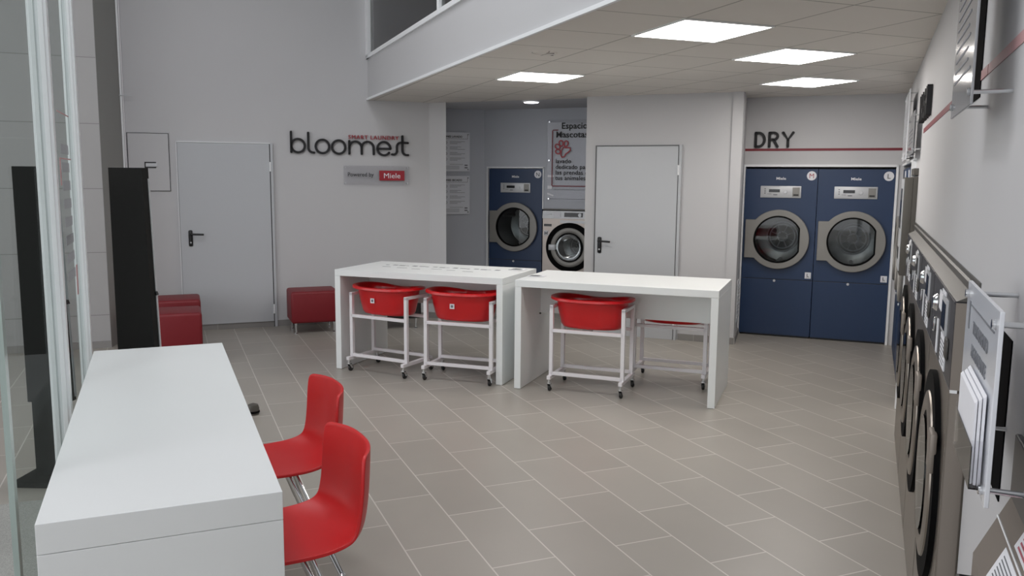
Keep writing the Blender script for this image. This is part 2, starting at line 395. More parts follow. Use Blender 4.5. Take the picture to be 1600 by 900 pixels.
# ------------------------------------------------------------------ mezzanine
FB = (-1.659, 9.60, 0); FR = -68.33
struct(MB().box(-.12, 8.0, 0, .1, 2.503, 2.945).obj('wall_mezzanine', 'wall'), FB, FR)
struct(MB().box(0, 8, -.02, .0, 2.497, 2.52).obj('trim_6', 'trimwhite'), FB, FR)
wd = struct(MB().box(0, 8, -.02, .06, 2.945, 2.985).box(.0, .2, -.02, .06, 2.945, HT).obj('window_1', 'trimwhite'), FB, FR)
fr = MB().box(2.82, 2.88, -.01, .05, 2.985, HT).box(5.6, 5.66, -.01, .05, 2.985, HT)
fr.obj('mullion', 'trimwhite', wd)
MB().box(.2, .42, .055, .1, 2.985, HT).obj('inner_frame', 'mezdark', wd)
MB().box(.42, .55, .1, .14, 2.985, HT).obj('inner_post', 'mezwall', wd)
MB().box(.2, 8, .015, .021, 2.985, HT).obj('pane', 'mezglass', wd)
struct(MB().box(-.1, 8, 4.9, 5.0, 2.58, HT).box(-.12, -.02, .1, 5, 2.58, HT).obj('wall_mezzanine_back', 'mezwall'), FB, FR)
struct(MB().box(-.1, 8, .1, 4.9, 2.58, 2.62).obj('floor_mezzanine', 'mezwall'), FB, FR)
st = thing('stair_railing', 'pale handrail with upright posts seen behind the mezzanine glass', 'railing', FB, FR)
g = MB().tube([(.75, .5, 3.35), (1.9, .5, 3.95)], .02, 8); g.obj('handrail', 'trimwhite', st, smooth=True)
for x in (1.05, 1.75): MB().box(x, x+.045, .48, .52, 2.62, 3.35+(x-.75)*.52).obj('post', 'silver', st)

# high ceiling over the tall part of the room
struct(MB().prism([(-4.6, 9.2), (4.5, 12.5), (7, -6), (-3, -7), (1.5, -5)][:2]+[(6.5, 3), (3.2, -4.5), (1.6, -4.9)], HT, HT+.1).obj('ceiling_high', 'wall'))

# ------------------------------------------------------------------ facade on the left
# pillar clad with tiles, its render side in line with the glass
PC = (-3.855, 7.90, 0)
struct(MB().box(-5.0, 0, 0, .1, 0, HT).obj('wall_tiled', 'walltile'), PC, AA)
struct(MB().box(-5.0, 0, -.012, 0, 0, .068).obj('baseboard_tiled', 'baseb'), PC, AA)
struct(MB().prism([(PC[0], PC[1]), (-3.965, 8.62), (-4.3, 8.49), (-4.1, 7.81)], 0, HT).obj('wall_pillar_side', 'pillarside'))
def fac(d, n=0, z=0):           # d metres from the back wall along facade, n outwards
    p = Vector(F0)-e_*d-c_*n; return (p.x, p.y, z)
dY = lambda Y: (F0[1]-Y)/cos(R(AA))
def facade_box(mb, Y0, Y1, n0, n1, z0, z1):   # local frame: x=c_ (inwards), y=e_
    mb.box(-n1, -n0, -dY(Y0), -dY(Y1), z0, z1); return mb
def post(Y, w, n0, n1, nm, name='window_frame'):
    mb = MB(); facade_box(mb, Y-w/2, Y+w/2, n0, n1, 0, HT)
    facade_box(mb, Y-w/2-.006, Y-w/2+.01, n0+.012, n0+.03, 0, HT)
    facade_box(mb, Y-w/2-.006, Y-w/2+.01, n0+.045, n1-.008, 0, HT)
    return mb
w2 = struct(post(3.46, .05, -.036, .036, '').obj('window_2', 'trimwhite', bev=.002), F0, AA)
facade_box(MB(), 2.42, 3.45, -.004, .004, .012, HT-.1).obj('pane', 'glass', w2)
facade_box(MB(), 2.38, 2.42, -.008, .008, .012, HT-.1).obj('glass_edge', 'edge', w2)
w3 = struct(post(4.42, .05, -.028, .03, '').obj('window_3', 'trimwhite', bev=.002), F0, AA)
facade_box(MB(), 3.5, 4.4, -.004, .004, .012, HT-.1).obj('pane', 'glass', w3)
dm = MB()
for i in range(8):
    z = 1.15+i*.085
    facade_box(dm, 3.86, 4.12, -.006, -.0045, z, z+.045)
dm.obj('frosted_stripes', 'acrylicf', w3)
dm = MB()
for z in (1.93, 1.72): facade_box(dm, 3.8, 4.2, -.006, -.0045, z, z+.006)
facade_box(dm, 3.8, 3.83, -.006, -.0045, 1.60, 1.72); facade_box(dm, 4.15, 4.2, -.006, -.0045, 1.05, 1.2)
dm.obj('red_marks', 'redpale', w3)
# remaining glazing bays towards and behind the camera
k = 4
for Ya, Yb in ((-1.2, .8), (.8, 2.42), (-3.6, -1.2)):
    w = struct(facade_box(MB(), Ya-.03, Ya+.03, -.03, .03, 0, HT).obj('window_%d' % k, 'trimwhite'), F0, AA); k += 1
# front of the room behind the camera: glazed between posts
for xx in (-2.0, 0.0, 2.2):
    w = struct(MB().box(xx-.04, xx+.04, -.04, .04, 0, HT).obj('window_%d' % k, 'trimwhite'), (0, -3.8, 0), AA); k += 1
# cable trunking and rod in the corner
g = thing('cable_trunking', 'white vertical cable trunking in the corner left of the electrical cupboard', 'cable trunking', W0, AA)
MB().box(-1.445, -1.425, -.05, -.005, .07, HT, bev=.002).obj('trunking', 'trimwhite', g)
MB().box(-1.422, -1.412, -.035, -.005, .07, HT).obj('cable_cover', 'whitepowder', g)
MB().tube([(-1.46, -.055, 2.44), (-1.34, -.06, 2.44), (-1.335, -.06, 2.44)], .005, 8).obj('bracket_rod', 'silver', g)

struct(MB().prism([(-4.2, 9.2), (-11, 6.5), (-6, -6.5), (.9, -4)], HT, HT+.15).obj('added_sky_block', 'wall'))  # unseen slab added outside to keep sky light off the tiled wall

# ------------------------------------------------------------------ lights in the ceiling
def cpt(u, v): p = d_*u+cc_*v; return (p.x, p.y)
lamp_l = {(4.26, 2.76): 'bright square ceiling light panel nearest the camera', (6.69, 2.76): 'bright square ceiling light panel in front of the alcove with the round lamp',
          (4.86, 3.895): 'second nearest square ceiling light panel along the right wall', (6.05, 5.03): 'farthest square ceiling light panel, right in front of the blue dryers'}
first = None
for (u, v_), lb in lamp_l.items():
    x, y = cpt(u, v_)
    if first is None:
        first = t = thing('ceiling_light', lb, 'ceiling light', (x, y, 2.5), cdeg*-1+0, 'square light panels in the tiled ceiling')
        MB().box(-.278, .278, -.278, .278, -.006, .0).obj('diffuser', 'lamp', t)
        f = MB()
        for a in ((-.292, .292, -.295, -.279), (-.292, .292, .279, .295), (-.292, -.279, -.28, .28), (.279, .292, -.28, .28)): f.box(*a, -.008, .0)
        f.obj('frame', 'trimwhite', t)
    else:
        t = copy_tree(first); t.location = (x, y, 2.5); t['label'] = lb
for i_, (x_, y_) in enumerate(((-1.2, 5.2), (-2.4, 4.9), (-1.0, 3.2), (-2.0, 1.6), (-.9, 0))):  # unseen fill panels, added to brighten the foreground table
    t = copy_tree(first); t.location = (x_, y_, HT); t['label'] = 'added unseen fill light panel in the high ceiling over the foreground table'; t['group'] = 'added fill light panels in the high ceiling'
    for c in t.children:
        if c.name.startswith('diffuser'):
            c.data = c.data.copy(); c.data.materials[0] = M['lampfill']
t = thing('downlight', 'round bright downlight in the alcove ceiling above the single blue dryer', 'ceiling light', (.197, 9.476, 2.5), 0)
MB().lathe([(.075, -.02), (.08, -.012), (.08, -.01), (0, -.01)][::-1]+[(0, -.02)][:0], (0, 0, 0), 'z', 28).obj('diffuser', 'lampround', t)
MB().lathe([(.082, -.014), (.1, -.012), (.105, 0), (.082, 0)], (0, 0, 0), 'z', 28, closed=True).obj('rim', 'trimwhite', t, smooth=True)
t = thing('smoke_detector', 'flat round beige ceiling detector with two dark slots above the long tables', 'detector', (.207, 5.86, 2.5), -cdeg)
MB().lathe([(.0, -.012), (.06, -.012), (.085, -.008), (.09, 0), (0, 0)], (0, 0, 0), 'z', 32).obj('housing', 'ceil', t, smooth=True)
MB().lathe([(0, -.0125), (.010, -.0125), (.010, -.008), (0, -.008)], (.066, .02, 0), 'z', 12).obj('sensor_eye', 'black', t)
MB().box(-.01, .045, -.068, -.060, -.0125, -.008).obj('slot', 'black', t)

# ------------------------------------------------------------------ lettering on the back wall
def B(pts): return pts
lg = MB(); w = .024; y0, y1 = -.03, -.008
zc, r = 1.978, .073; x0 = .222
lg.stroke([(.222, 2.128), (.222, 1.912)], w, y0, y1)
def circ(cx, cz, r, a0=0, a1=360, n=36): return arc(cx, cz, r, a0, a1, n)
lg.stroke(circ(.294, 1.981, .072, 0, 360), w, y0, y1)
lg.stroke([(.405, 2.122), (.405, 1.96)]+arc(.455, 1.96, .05, 180, 270, 8)[1:]+[(.466, 1.909)], w, y0, y1)
lg.stroke(circ(.557, 1.978, .073), w, y0, y1)
lg.stroke(circ(.735, 1.975, .073), w, y0, y1)
lg.stroke([(.852, 2.044), (.852, 1.905)], w, y0, y1)
lg.stroke([(.852, 1.96)]+arc(.921, 1.972, .069, 180, 0, 16)+[(.990, 1.904)], w, y0, y1)
lg.stroke([(.990, 1.96)]+arc(1.058, 1.972, .068, 180, 0, 16)+[(1.126, 1.904)], w, y0, y1)
lg.stroke(arc(1.243, 1.968, .074, 0, 322, 32), w, y0, y1); lg.stroke([(1.17, 1.966), (1.316, 1.966)], w, y0, y1)
lg.stroke([(1.336, 1.905), (1.352, 1.903)]+arc(1.352, 1.945, .042, 270, 360, 8)[1:]+[(1.394, 1.99)]+arc(1.44, 1.993, .046, 180, 95, 8)[1:]+[(1.52, 2.036)], w, y0, y1)
lg.stroke([(1.458, 2.11), (1.458, 1.95)]+arc(1.505, 1.947, .047, 180, 270, 8)[1:]+[(1.523, 1.9)], w, y0, y1)
t = thing('wall_lettering', 'large rounded black bloomest lettering with SMART LAUNDRY above it on the back wall', 'sign', W0, AA)
lg.obj('black_letters', 'ink', t)
MB().text('SMART LAUNDRY', .062, .842, -.02, 2.068, .012, sx=1.06, spacing=1.12).obj('red_lettering', 'redlogo', t)
t = thing('wall_plaque', 'clear plaque reading Powered by Miele under the black lettering', 'sign', W0, AA)
MB().box(.78, 1.53, -.028, -.022, 1.56, 1.775).obj('acrylic_plate', 'acrylic', t)
MB().text('Powered by', .062, .825, -.0295, 1.655, .001, sx=.98, bold=.0003).obj('lettering', 'ink', t)
l = MB().box(1.184, 1.475, -.031, -.0285, 1.61, 1.722).obj('red_badge', 'redlogo', t)
MB().text('Miele', .082, 1.33, -.032, 1.637, .001, align='CENTER', sx=1.12).obj('badge_lettering', 'paper', l)
for x in (.8, 1.51):
    for z in (1.58, 1.755): MB().lathe([(.008, -.034), (.008, -.002)], (x, 0, z), 'y', 12).obj('standoff', 'silver', t)

# ------------------------------------------------------------------ machines
def angset(n, corners=()): return sorted([2*pi*i/n for i in range(n)]+[a % (2*pi) for a in corners])
def rect_r(x0, x1, z0, z1):
    def f(a):
        c, s = cos(a), sin(a); r = 1e9
        if c > 1e-9: r = min(r, x1/c)
        if c < -1e-9: r = min(r, x0/c)
        if s > 1e-9: r = min(r, z1/s)
        if s < -1e-9: r = min(r, z0/s)
        return r
    cs = [math.atan2(z, x) for x in (x0, x1) for z in (z0, z1)]
    return f, cs
def drum(par, cx, cz, r, depth, dy=.03):
    MB().lathe([(r, dy), (r*1.02, dy+.03), (r*1.05, depth)][::-1], (cx, 0, cz), 'y', 48).obj('drum', 'drum', par, smooth=True) if False else None
    mb = MB(); n = 56
    prof = [(r, dy), (r*1.06, dy+.05), (r*1.06, depth), (r*.80, depth+.03), (0.001, depth+.03)]
    rings = [[mb.bm.verts.new((cx+p*cos(2*pi*k/n), h, cz+p*sin(2*pi*k/n))) for k in range(n)] for p, h in prof]
    for a, b in zip(rings, rings[1:]):
        for k in range(n): mb.bm.faces.new([a[k], b[k], b[(k+1) % n], a[(k+1) % n]])
    d = mb.obj('drum', 'drum', par, smooth=True)
    mb = MB().lathe([(.0, depth+.01), (.62*r, depth+.01), (.62*r, depth+.028), (0, depth+.028)], (cx, 0, cz), 'y', 40)
    mb.obj('perforated_plate', 'drumdark', d)
    mb = MB()
    for rr in (.62, .5, .18): mb.lathe([(rr*r, depth+.004), (rr*r+.012, depth+.004), (rr*r+.012, depth+.009), (rr*r, depth+.009)], (cx, 0, cz), 'y', 40, closed=True)
    for k in range(8):
        a = pi/8+k*pi/4; mb.tube([(cx+.15*r*cos(a), depth+.004, cz+.15*r*sin(a)), (cx+.5*r*cos(a), depth+.004, cz+.5*r*sin(a))], .006, 6)
    mb.obj('spoke_ring', 'silver', d, smooth=True)
    for k in range(3):
        a = .5+k*2*pi/3; c, s = cos(a), sin(a)
        MB().tube([(cx+c*r*1.0, dy+.07, cz+s*r*1.0), (cx+c*r*1.0, depth-.02, cz+s*r*1.0)], .022, 8).obj('drum_rib', 'drum', d, smooth=True)
    return d

def make_dryer(label, letter, loc, rz, W=.722, group=None, lower=True, sticker=True, lettercol='ink'):
    """tumble dryer, local x 0..W, front at y=0, z 0..1.76"""
    t = thing('tumble_dryer', label, 'dryer', loc, rz, group)
    cx, cz, H = W*.5, 1.035, 1.765
    f, cs = rect_r(-cx+.002, W-cx-.002, .617-cz, H-cz)
    mb = MB().ring(f, lambda a: .25, angset(56, cs), 0, .02)
    for v in mb.bm.verts: v.co.x += cx; v.co.z += cz
    mb.box(.002, .012, .02, .68, .02, H).box(W-.012, W-.002, .02, .68, .02, H).box(.002, W-.002, .02, .68, H-.01, H).box(.002, W-.002, .66, .68, .02, H)
    mb.obj('body', 'blue', t)
    MB().box(.002, W-.002, 0, .02, .02, .61).obj('lower_panel', 'blue', t, bev=.002)
    MB().box(.004, W-.004, .004, .02, .609, .618).obj('panel_gap', 'gap', t)
    MB().box(.01, W-.01, .012, .05, .0, .02).obj('plinth', 'black', t)
    MB().lathe([(.013, -.006), (.013, 0)], (cx-.02, 0, .597), 'y', 14).obj('panel_lock', 'silver', t)
    drum(t, cx, cz, .25, .50)
    # door: ring with a rectangular hinge plate, window cut straight on the latch side
    pr, pcs = rect_r(-(cx-.026), .2, -.202, .202)
    def outer(a):
        if cos(a) < 0: 
            rr = (cx-.026)/-cos(a)
            if abs(rr*sin(a)) <= .2021: return max(.31, rr)
            r2 = .202/abs(sin(a))
            if r2 > .31 and r2*abs(cos(a)) <= cx-.026+1e-6: return max(.31, r2)
        return .31
    inner = lambda a: min(.243, .212/cos(a)) if cos(a) > 0 else .243
    ca = [math.atan2(s*.202, -(cx-.026)) for s in (-1, 1)]+[math.atan2(s*.202, -math.sqrt(.31**2-.202**2)) for s in (-1, 1)]+[s*math.acos(.212/.243) for s in (-1, 1)]
    mb = MB().ring(outer, inner, angset(72, ca), -.048, -.006).move(cx, 0, cz)
    d = mb.obj('door', 'greydoor', t, smooth=True, ang=30, bev=.006)
    mb = MB().ring(lambda a: inner(a)+.004, lambda a: inner(a)-.012, angset(56, ca[4:]), -.05, -.03).move(cx, 0, cz)
    mb.obj('door_seal', 'rubber', d)
    mb = MB(); n = 56; an = angset(n, ca[4:])
    mb.prismy([((inner(a)-.008)*cos(a)+cx, (inner(a)-.008)*sin(a)+cz) for a in an], -.034, -.030)
    mb.obj('door_glass', 'glassdoor', d)
    # control panel
    c = MB().box(cx-.2, cx+.205, -.012, 0, 1.468, 1.59, bev=.004).obj('control_panel', 'silver', t, smooth=True)
    MB().box(cx-.115, cx-.005, -.0145, -.011, 1.525, 1.556).obj('display', 'display', c)
    MB().box(cx+.12, cx+.19, -.0145, -.011, 1.482, 1.576).obj('payment_plate', 'greydoor', c)
    b = MB()
    for i in range(3): b.box(cx-.16, cx-.148, -.0145, -.011, 1.51+i*.022, 1.52+i*.022)
    b.box(cx-.13, cx-.09, -.0145, -.011, 1.505, 1.509).box(cx-.07, cx-.03, -.0145, -.011, 1.495, 1.504)
    b.obj('markings', 'inkgrey', c)
    b = MB().lathe([(.018, -.02), (.02, -.012)], (cx+.05, 0, 1.53), 'y', 18)
    for a in range(8): b.box(cx+.05+.034*cos(a*pi/4)-.004, cx+.05+.034*cos(a*pi/4)+.004, -.014, -.011, 1.53+.034*sin(a*pi/4)-.002, 1.53+.034*sin(a*pi/4)+.002)
    b.obj('selector_knob', 'silver', c, smooth=True)
    MB().box(cx+.13, cx+.18, -.0155, -.014, 1.49, 1.507).obj('card_slot', 'gap', c)
    MB().text('Miele', .038, cx, -.003, 1.655, .002, align='CENTER', sx=1.2, bold=.0008).obj('brand_lettering', 'paper', t)
    s = MB().lathe([(.047, -.004), (.047, -.0005)], (W-.062, 0, 1.697), 'y', 30).obj('round_sticker', 'paper', t)
    MB().text(letter, .068, W-.062, -.0045, 1.673, .001, align='CENTER').obj('sticker_letter', lettercol, s)
    if sticker:
        s = MB().box(W-.078, W-.018, -.003, -.0005, .635, .70).obj('square_sticker', 'paper', t)
        MB().text('L', .045, W-.05, -.0035, .655, .001, align='CENTER', bold=.001).box(W-.068, W-.03, -.0038, -.0028, .643, .646).obj('sticker_letter', 'ink', s)
    return t
ax = Vector((cos(R(BB)), sin(R(BB)), 0)); ay = Vector((-sin(R(BB)), cos(R(BB)), 0))
def on(P, x, y=0, z=0): q = Vector(P)+ax*x+ay*y; return (q.x, q.y, z)
make_dryer('blue dryer under the DRY sign with the round white M sticker', 'M', on(P0, .014, .012), BB, .722, 'blue tumble dryers', lettercol='redlogo')
make_dryer('blue dryer under the DRY sign with the round white L sticker', 'L', on(P0, .738, .012), BB, .722, 'blue tumble dryers')
make_dryer('blue dryer in the alcove with the round white N sticker', 'N', on(K0, .064, .012), BB, .728, 'blue tumble dryers', sticker=False)

# raised letters DRY
def letters(text, x, z, h, w, mb, y0=-.02, y1=-.002, gap=.3):
    G = {'D': (.62, [[(0, 0), (0, 1)], [(0, 1), (.2, 1)]+arc(.2, .5, .42, 90, -90, 16, .5)+[(0, 0)]]),
         'R': (.6, [[(0, 0), (0, 1)], [(0, 1), (.3, 1)]+arc(.3, .75, .27, 90, -90, 12, .25)+[(0, .5)], [(.28, .5), (.58, 0)]]),
         'Y': (.7, [[(0, 1), (.35, .5), (.7, 1)], [(.35, .5), (.35, 0)]]),
         'W': (1., [[(0, 1), (.25, 0), (.5, .8), (.75, 0), (1, 1)]]),
         'A': (.7, [[(0, 0), (.35, 1), (.7, 0)], [(.12, .33), (.58, .33)]]),
         'S': (.55, [arc(.28, .75, .26, 40, 270, 14, .25)+arc(.28, .25, .26, 90, -140, 14, .25)]),
         'H': (.6, [[(0, 0), (0, 1)], [(.6, 0), (.6, 1)], [(0, .5), (.6, .5)]])}
    for ch in text:
        wd, st = G[ch]
        for s in st: mb.stroke([(x+a*h, z+b*h) for a, b in s], w, y0, y1)
        x += (wd+gap)*h
    return mb
tag(letters('DRY', .105, 1.995, .14, .027, MB(), gap=.36).obj('wall_lettering', 'ink'), 'raised black letters DRY above the red stripe over the blue dryers', 'sign', loc=P0, rz=BB)
mb = letters('WASH', 0, 2.025, .145, .026, MB(), -.03, -.002, gap=.75)
tag(mb.obj('wall_lettering', 'ink'), 'raised black letters WASH seen edge-on along the right wall', 'sign', loc=rw(5.98), rz=RW)

# washing machine with porthole (used in alcove)
def make_washer(label, loc, rz, W, H, cx, cz, r, group=None, style='alcove'):
    t = thing('washing_machine', label, 'washing machine', loc, rz, group)
    cons = .25 if style == 'bank' else .095
    f, cs = rect_r(-cx+.003, W-cx-.003, .03-cz, H-cons-cz)
    mb = MB().ring(f, lambda a: r*.8, angset(56, cs), 0, .02).move(cx, 0, cz)
    mb.box(.003, .013, .02, .6, .03, H-cons).box(W-.013, W-.003, .02, .6, .03, H-cons).box(.003, W-.003, .02, .6, H-cons-.01, H-cons)
    mb.obj('body', 'steel' if style == 'bank' else 'steelh', t)
    MB().box(.01, W-.01, .015, .5, 0, .03).obj('plinth', 'black', t)
    MB().ring(lambda a: r, lambda a: r*.78, angset(56), -.016, .0).move(cx, 0, cz).obj('porthole_surround', 'rubber', t, smooth=True)
    dep = .024
    d = MB().lathe([(r*.80, -.014), (r*.79, -.021), (r*.75, -dep), (r*.68, -dep-.004), (r*.60, -dep+.006), (r*.60, -.012)], (cx, 0, cz), 'y', 56, closed=True).obj('door', 'greydoor' if style == 'alcove' else 'steel', t, smooth=True)
    MB().lathe([(r*.60, -dep+.002), (r*.60, -.01), (r*.54, -.01), (r*.54, -dep+.004)], (cx, 0, cz), 'y', 48, closed=True).obj('door_seal', 'rubber', d, smooth=True)
    MB().lathe([(r*.555, -.03), (r*.5, .02), (r*.35, .07), (0.0, .09)], (cx, 0, cz), 'y', 40).obj('door_glass', 'glassdoor', d, smooth=True)
    drum(t, cx, cz, r*.7, .42)
    return t, d
t, d = make_washer('steel washing machine with an H label beside the single blue dryer', on(K0, .80, .012), BB, .72, 1.25, .36, .80, .306)
c = MB().prismx([(.0, 1.155), (-.02, 1.155), (-.004, 1.25), (.1, 1.25), (.1, 1.155)], .003, .717).obj('control_panel', 'silver', t)
def tl(z): return -.0215+(z-1.155)*.1684
MB().prismx([(tl(1.178)-.002, 1.178), (tl(1.23)-.002, 1.23), (tl(1.23)+.004, 1.23), (tl(1.178)+.004, 1.178)], .29, .53).obj('display', 'display', c)
MB().lathe([(.0, -.03), (.022, -.03), (.026, -.01)], (.495, 0, 1.203), 'y', 20).obj('selector_knob', 'silver', c, smooth=True)
MB().prismx([(tl(1.17)-.002, 1.17), (tl(1.235)-.002, 1.235), (tl(1.235)+.004, 1.235), (tl(1.17)+.004, 1.17)], .145, .245).obj('programme_label', 'paper', c)
MB().box(.03, .12, -.03, 0, 1.205, 1.209).obj('brand_lettering', 'paper', c)
MB().box(.02, .12, -.003, 0, 1.055, 1.085).obj('door_recess', 'display', t)
MB().box(.23, .7, -.004, 0, 1.10, 1.135).obj('drawer_front', 'silver', t)
s = MB().box(.02, .078, -.003, -.0005, .94, 1.0).obj('square_sticker', 'paper', t)
MB().text('H', .058, .049, -.0035, .95, .001, align='CENTER', bold=.002).obj('sticker_letter', 'ink', s)
MB().box(.095, .185, -.04, -.012, .762, .832, bev=.006).obj('door_handle', 'silver', d, smooth=True)

# ---- bank of washers along the right wall: local x 0 = far side, front plane at n=.23
bank_lab = ['nearest stainless washer in the row let into the right wall', 'second nearest stainless washer in the right wall row', 'third stainless washer along the right wall', 'farthest stainless washer in the right wall row, next to the grey payment unit']
proto = None
for i in range(4):
    tn = 2.54+i*.81
    loc = rw(tn+.805, .231)
    if proto is None:
        t, d = make_washer(bank_lab[0], loc, RW, .80, 1.325, .40, .71, .335, 'washers let into the right wall', 'bank')
        c = MB().box(.002, .798, 0, .05, 1.078, 1.322).box(.002, .798, -.003, .05, 1.318, 1.325).box(.79, .798, 0, .05, 1.078, 1.322).obj('console', 'console', t, bev=.002)
        MB().box(.797, .7995, .001, .05, 1.078, 1.322).obj('console_side', 'steelside', c)
        MB().box(.797, .7995, .004, .05, .03, 1.07).obj('side_panel', 'steelside', t)
        MB().box(0, .8, .002, .02, 1.070, 1.079).obj('console_gap', 'trimwhite', t)
        f = MB()
        f.box(.455, .60, -.006, 0, 1.195, 1.30).obj('display_frame', 'silver', c)
        MB().box(.468, .588, -.0075, -.005, 1.208, 1.288).obj('display', 'display', c)
        MB().box(.45, .61, -.003, 0, 1.09, 1.185).obj('programme_label', 'paper', c)
        f = MB()
        for k in range(6): f.box(.46, .58+.02*(k % 2), -.0035, -.0025, 1.10+k*.013, 1.104+k*.013)
        f.obj('label_print', 'inkgrey', c)
        MB().box(.40, .52, -.003, 0, 1.303, 1.316).box(.3, .42, -.003, 0, 1.24, 1.30).obj('warning_label', 'paper', c)
        MB().box(.27, .31, -.003, 0, 1.09, 1.2).obj('price_label', 'paper', c)
        MB().lathe([(0, -.014), (.02, -.014), (.026, -.008), (.03, 0)], (.17, 0, 1.24), 'y', 20).obj('coin_button', 'chrome', c, smooth=True)
        MB().box(.14, .2, -.008, 0, 1.14, 1.19, bev=.006).obj('coin_slot', 'chrome', c, smooth=True)
        MB().box(.63, .70, -.008, -.0, 1.14, 1.2, bev=.006).obj('lever_button', 'steeld', c, smooth=True)
        hb = MB().box(.61, .70, -.03, -.010, .80, .92, bev=.006); hb.obj('door_handle', 'steelside', d, smooth=True)
        proto = t
    else:
        t = copy_tree(proto); t.location = loc; t['label'] = bank_lab[i]
# top cover between consoles and wall trim
tag(MB().prismx([(-.052, 1.326), (-.004, 1.350), (.0, 1.350), (.0, 1.326)], tx(5.78), tx(2.542)).obj('cover_plate', 'steeld'), 'long dark steel cover strip on top of the washers, against the wall', 'cover strip', loc=RO, rz=RW)

# stacked blue dryers seen edge-on in the far right corner
sd = None
for i, (t0, lb) in enumerate(((8.90, 'blue dryer edge-on in the far right corner beside the L dryer'), (8.12, 'blue dryer edge-on between the corner and its neighbour in the right wall'), (7.37, 'blue dryer edge-on behind the grey payment unit in the right wall'))):
    t = thing('tumble_dryer', lb, 'dryer', rw(t0, WN-.006), RW, 'blue dryers in the right wall')
    MB().box(0, .72, 0, .09, .03, 1.76).obj('body', 'blue', t, bev=.003)
    d = MB().lathe([(.30, -.0), (.30, -.035), (.29, -.045), (.245, -.045), (.24, -.0)], (.36, 0, 1.03), 'y', 48, closed=True).obj('door', 'greydoor', t, smooth=True)
    MB().lathe([(0, -.03), (.243, -.03), (.243, -.026), (0, -.026)], (.36, 0, 1.03), 'y', 40).obj('door_glass', 'display', d)
    MB().box(.16, .57, -.012, 0, 1.46, 1.59).obj('control_panel', 'silver', t)
    MB().lathe([(.013, -.01), (.013, 0)], (.3, 0, .6), 'y', 14).obj('panel_lock', 'silver', t)
    MB().box(.55, .7, -.004, 0, 1.64, 1.74).obj('label', 'paper', t)
    MB().box(.01, .71, .01, .09, 0, .03).obj('plinth', 'black', t)

# grey payment unit
t = thing('payment_unit', 'tall taupe payment unit fixed to the right wall above the far washers', 'payment terminal', rw(6.6), RW)
MB().box(.02, .45, -.079, -.028, 1.02, 1.675, bev=.005).obj('housing', 'taupe', t, smooth=True)
MB().box(.0, .45, -.028, -.001, 1.25, 1.68, bev=.002).box(.0, .45, -.028, -.001, 1.69, 1.735).obj('mounting_box', 'taupe', t)
f = MB().box(.03, .44, -.086, -.079, 1.05, 1.665, bev=.002).obj('front_plate', 'silver', t)
MB().box(.10, .36, -.0885, -.085, 1.33, 1.6).obj('screen', 'display', f)
MB().box(.14, .3, -.0885, -.085, 1.12, 1.2).obj('coin_tray', 'black', f)

# ------------------------------------------------------------------ signs on the right wall
def board(label, t1, t0, z0, z1, off=.08, th=.005, m='sign', lines=True, title=None, back=None):
    W = t1-t0
    t = thing('instruction_sign', label, 'sign', rw(t1), RW)
    pl = MB().box(0, W, -off-th, -off, z0, z1, bev=.0015).obj('plate', m, t)
    for x in (.03, W-.03):
        for z in (z0+.03, z1-.03): MB().lathe([(.009, -off-th-.006), (.009, -off-th), (.005, -off), (.005, -.0005)], (x, 0, z), 'y', 14).obj('standoff', 'chrome', t, smooth=True)
    if back: MB().box(t1-back[1], t1-back[0], -.003, -.0005, back[2], back[3]).obj('shade_strip', 'void', t)  # black strip on the wall, painted shade in the gap behind the plate
    if lines:
        g = MB(); zz = z1-.12
        while zz > z0+.06:
            g.box(.05, W-.05-random.random()*.12, -off-th-.0012, -off-th-.0002, zz, zz+.006); zz -= .028
        g.obj('small_print', 'inkgrey', pl)
    if title: MB().text(title, .05, .05, -off-th-.001, z1-.08, .001).obj('title', 'ink', pl)
    return t
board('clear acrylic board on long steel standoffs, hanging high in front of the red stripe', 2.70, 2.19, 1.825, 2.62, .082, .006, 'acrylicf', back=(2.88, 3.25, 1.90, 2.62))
board('small acrylic notice with red mark beyond the WASH letters', 6.85, 6.1, 1.83, 2.11, .045, .006, 'acrylicf')
board('tall white notice board in the far corner above the blue dryers', 7.85, 7.06, 1.81, 2.34, .05, .008, 'sign')
# nearest: disinfectant instruction board with leaflet pocket
t = thing('instruction_sign', 'white acrylic board with black title and a leaflet pocket, right of the nearest washer', 'sign', rw(1.94), RW)
W = .46
pl = MB().box(0, W, -.087, -.08, 1.13, 1.449, bev=.001).obj('plate', 'sign', t)
for x in (.025, W-.03):
    for z in (1.15, 1.425): MB().lathe([(.008, -.094), (.008, -.087), (.005, -.08), (.005, -.0005)], (x, 0, z), 'y', 14).obj('standoff', 'chrome', t, smooth=True)
MB().box(1.94-2.25, 1.94-1.93, -.003, -.0005, .99, 1.33).obj('shade_strip', 'void', t)  # shade behind this board, laid on the wall as a black strip
MB().text('TRATAMIENTO', .034, .14, -.0882, 1.362, .001, sx=.95).text('HIGIENIZANTE', .034, .14, -.0882, 1.318, .001, sx=.95).box(.09, .42, -.0885, -.087, 1.408, 1.411).box(.06, .075, -.0885, -.087, 1.36, 1.415).obj('title', 'inkgrey', pl)
f = MB()
for k in range(6): f.box(.07, .38-.03*(k % 3), -.0882, -.087, 1.262-k*.017, 1.267-k*.017)
f.obj('small_print', 'inkgrey', pl)
h = thing('leaflet_pocket', 'clear plastic pocket full of white leaflets fixed to the near acrylic board', 'leaflet holder', rw(1.78), RW)
mb = MB().box(0, .27, -.108, -.1065, 1.15, 1.22).box(0, .27, -.108, -.0885, 1.148, 1.15).box(0, .003, -.108, -.0885, 1.15, 1.23).box(.267, .27, -.108, -.0885, 1.15, 1.23)
mb.obj('pocket', 'acrylic', h)
